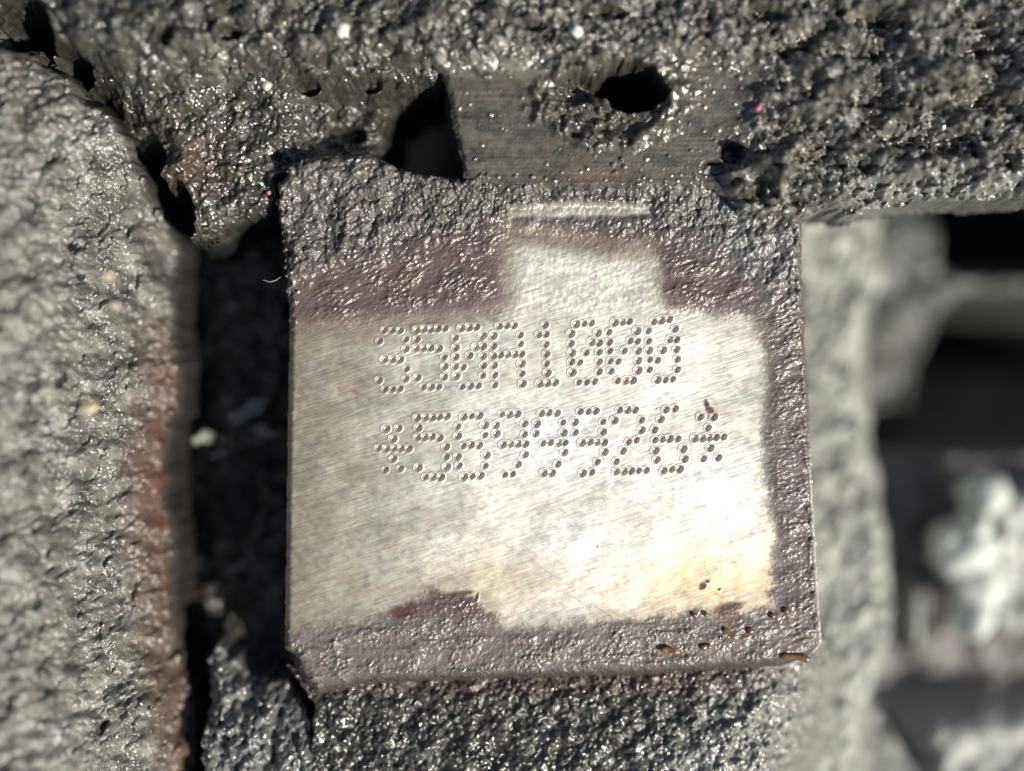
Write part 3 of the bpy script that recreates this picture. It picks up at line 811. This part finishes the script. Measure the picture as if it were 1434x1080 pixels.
# oil drops resting on the lower grime
def oil_drop(pts, r, label):
    """a bead: flattened sphere swept along pts"""
    path = [np.array(P(a, b, 0.0)) for a, b in pts]
    if len(path) == 1:
        v, f = ICO2
        w = v * np.array([r, r, r * 0.62]); o = make_obj("oil_drop", w, f, M_OIL)
        o.location = path[0] + np.array([0, 0, 0.042])
    else:
        n = 24; seg = 14
        cum = np.linspace(0, len(path) - 1, n)
        c = np.array([[np.interp(t, range(len(path)), [p[k] for p in path]) for k in range(3)] for t in cum])
        org = c.mean(0); c = c - org
        verts = []; faces = []
        for i in range(n):
            t = i / (n - 1)
            ta = c[min(i + 1, n - 1)] - c[max(i - 1, 0)]; ta /= np.linalg.norm(ta)
            s_ = np.array([-ta[1], ta[0], 0])
            e = math.sqrt(max(0.0004, 1 - (2 * t - 1) ** 6)) * (1 + 0.15 * sin(t * 9))
            for j in range(seg):
                a = 2 * pi * j / seg
                verts.append(c[i] + s_ * cos(a) * r * e + np.array([0, 0, sin(a) * r * 0.62 * e]))
        for i in range(n - 1):
            for j in range(seg):
                k = (j + 1) % seg
                faces.append([i * seg + j, i * seg + k, (i + 1) * seg + k, (i + 1) * seg + j])
        faces.append(list(range(seg))[::-1]); faces.append([(n - 1) * seg + j for j in range(seg)])
        o = make_obj("oil_drop", verts, faces, M_OIL); o.location = org + np.array([0, 0, 0.042])
    tag(o, label, "oil drop", "brown oil drops on the pad's lower grime")
    return o
oil_drop([(1100, 855)], .045, "round oil drop nearest the pad's right edge, highest of the beads")
oil_drop([(1081, 862)], .045, "round golden oil drop just left of the highest bead")
oil_drop([(1050, 883)], .052, "round oil drop right of the slanted streak of oil")
oil_drop([(1012, 880), (1030, 893)], .034, "short slanted oil streak under the reddish flake")
oil_drop([(1006, 892), (1012, 893)], .026, "small oil bead touching the lower end of the slanted streak")
oil_drop([(981, 908), (988, 904), (995, 905)], .034, "oil bead with a tail between the arched streak and slanted streak")
oil_drop([(924, 911), (934, 907), (948, 915)], .03, "arched oil streak, leftmost of all the oil drops")
oil_drop([(1092, 919), (1112, 919), (1134, 923)], .046, "longest oil streak, lying at the pad's lower right corner")
oil_drop([(972, 861)], .03, "tiny oil bead at the left end of the reddish flake")
oil_drop([(988, 860)], .036, "oil bead on the reddish flake, right of the tiny one")

# fibres
def fibre(pts, z, r, label):
    c = np.array(P(*pts[0], z)); n = 18; seg = 6
    path = np.array([P(a, b, z + 0.05 * sin(i * 1.3)) for i, (a, b) in enumerate(pts)]) - c
    tt = np.linspace(0, len(pts) - 1, n)
    cc = np.stack([np.interp(tt, range(len(pts)), path[:, k]) for k in range(3)], 1)
    cc[1:-1] = (cc[:-2] + cc[1:-1] * 2 + cc[2:]) / 4
    vs = []; fs = []
    for i in range(n):
        ta = cc[min(i + 1, n - 1)] - cc[max(i - 1, 0)]; ta /= np.linalg.norm(ta)
        s_ = np.cross(ta, [0, 0, 1.0]); s_ /= np.linalg.norm(s_); u_ = np.cross(s_, ta)
        rr = r * (1 - 0.5 * i / n)
        for j in range(seg):
            an = 2 * pi * j / seg; vs.append(cc[i] + (s_ * cos(an) + u_ * sin(an)) * rr)
    for i in range(n - 1):
        for j in range(seg):
            k = (j + 1) % seg; fs.append([i * seg + j, i * seg + k, (i + 1) * seg + k, (i + 1) * seg + j])
    fs.append(list(range(seg))[::-1]); fs.append([(n - 1) * seg + j for j in range(seg)])
    o = make_obj("fibre", vs, fs, M_FIBRE); o.location = c
    tag(o, label, "fibre", "stray fibres stuck in the grease"); return o
fibre([(908, 189), (905, 196), (899, 202), (896, 210)], 0.28, .006, "short pale fibre hanging below the hole in the rail")
fibre([(1098, 249), (1110, 246), (1122, 241)], 0.4, .006, "straight pale fibre near the pad's upper right corner")
fibre([(368, 392), (378, 395), (386, 393), (393, 388)], 0.1, .005, "curled hair crossing the gap at the pad's upper left edge")
fibre([(754, 124), (755, 116), (754, 108)], 0.35, .005, "short upright fibre on the rail left of the hole")

# thin flakes lying in the dark gap
def flake(px, py, z, L_, W_, ang, tilt, seed, label):
    nx, ny = 14, 6; vs = []
    rnd = random.Random(seed)
    for s_ in (1, -1):
        for j in range(ny):
            for i in range(nx):
                t = i / (nx - 1); w = j / (ny - 1) - .5
                prof = (sin(pi * min(1, t * 1.1 + .05)) ** .5) * (0.75 + 0.25 * sin(t * 11 + seed))
                vs.append(((t - .5) * L_, w * W_ * prof, 0.05 * sin(t * 4 + seed) + 0.05 * abs(w) + s_ * 0.008))
    fs = []
    for s_ in (0, 1):
        o_ = s_ * nx * ny
        for j in range(ny - 1):
            for i in range(nx - 1):
                q = [o_ + j * nx + i, o_ + j * nx + i + 1, o_ + (j + 1) * nx + i + 1, o_ + (j + 1) * nx + i]
                fs.append(q if s_ == 0 else q[::-1])
    ring = [i for i in range(nx)] + [j * nx + nx - 1 for j in range(1, ny)] + [(ny - 1) * nx + i for i in range(nx - 2, -1, -1)] + [j * nx for j in range(ny - 2, 0, -1)]
    for a, b in zip(ring, ring[1:] + ring[:1]): fs.append([b, a, a + nx * ny, b + nx * ny])
    o = make_obj("dirt_flake", vs, fs, M_FLAKE); o.location = P(px, py, z); o.rotation_euler = (radians(tilt), radians(-12), radians(ang))
    tag(o, label, "dirt flake", "curled flakes in the dark gap"); return o
flake(352, 572, -1.15, .75, .32, 28, 14, 1, "largest grey-green flake in the gap, slanting up to the right")
flake(288, 612, -1.4, .42, .24, 14, 25, 2, "bright crumpled flake against the rusty edge of the gap")
flake(312, 634, -1.4, .34, .12, 22, 10, 3, "narrow flake lying lowest in the gap")
flake(372, 604, -1.2, .5, .2, -12, 12, 4, "dark oily flake in the gap touching the pad's shadowed side")

print("tris", sum(len(o.data.polygons) * 2 for o in SC.objects if o.type == 'MESH'))
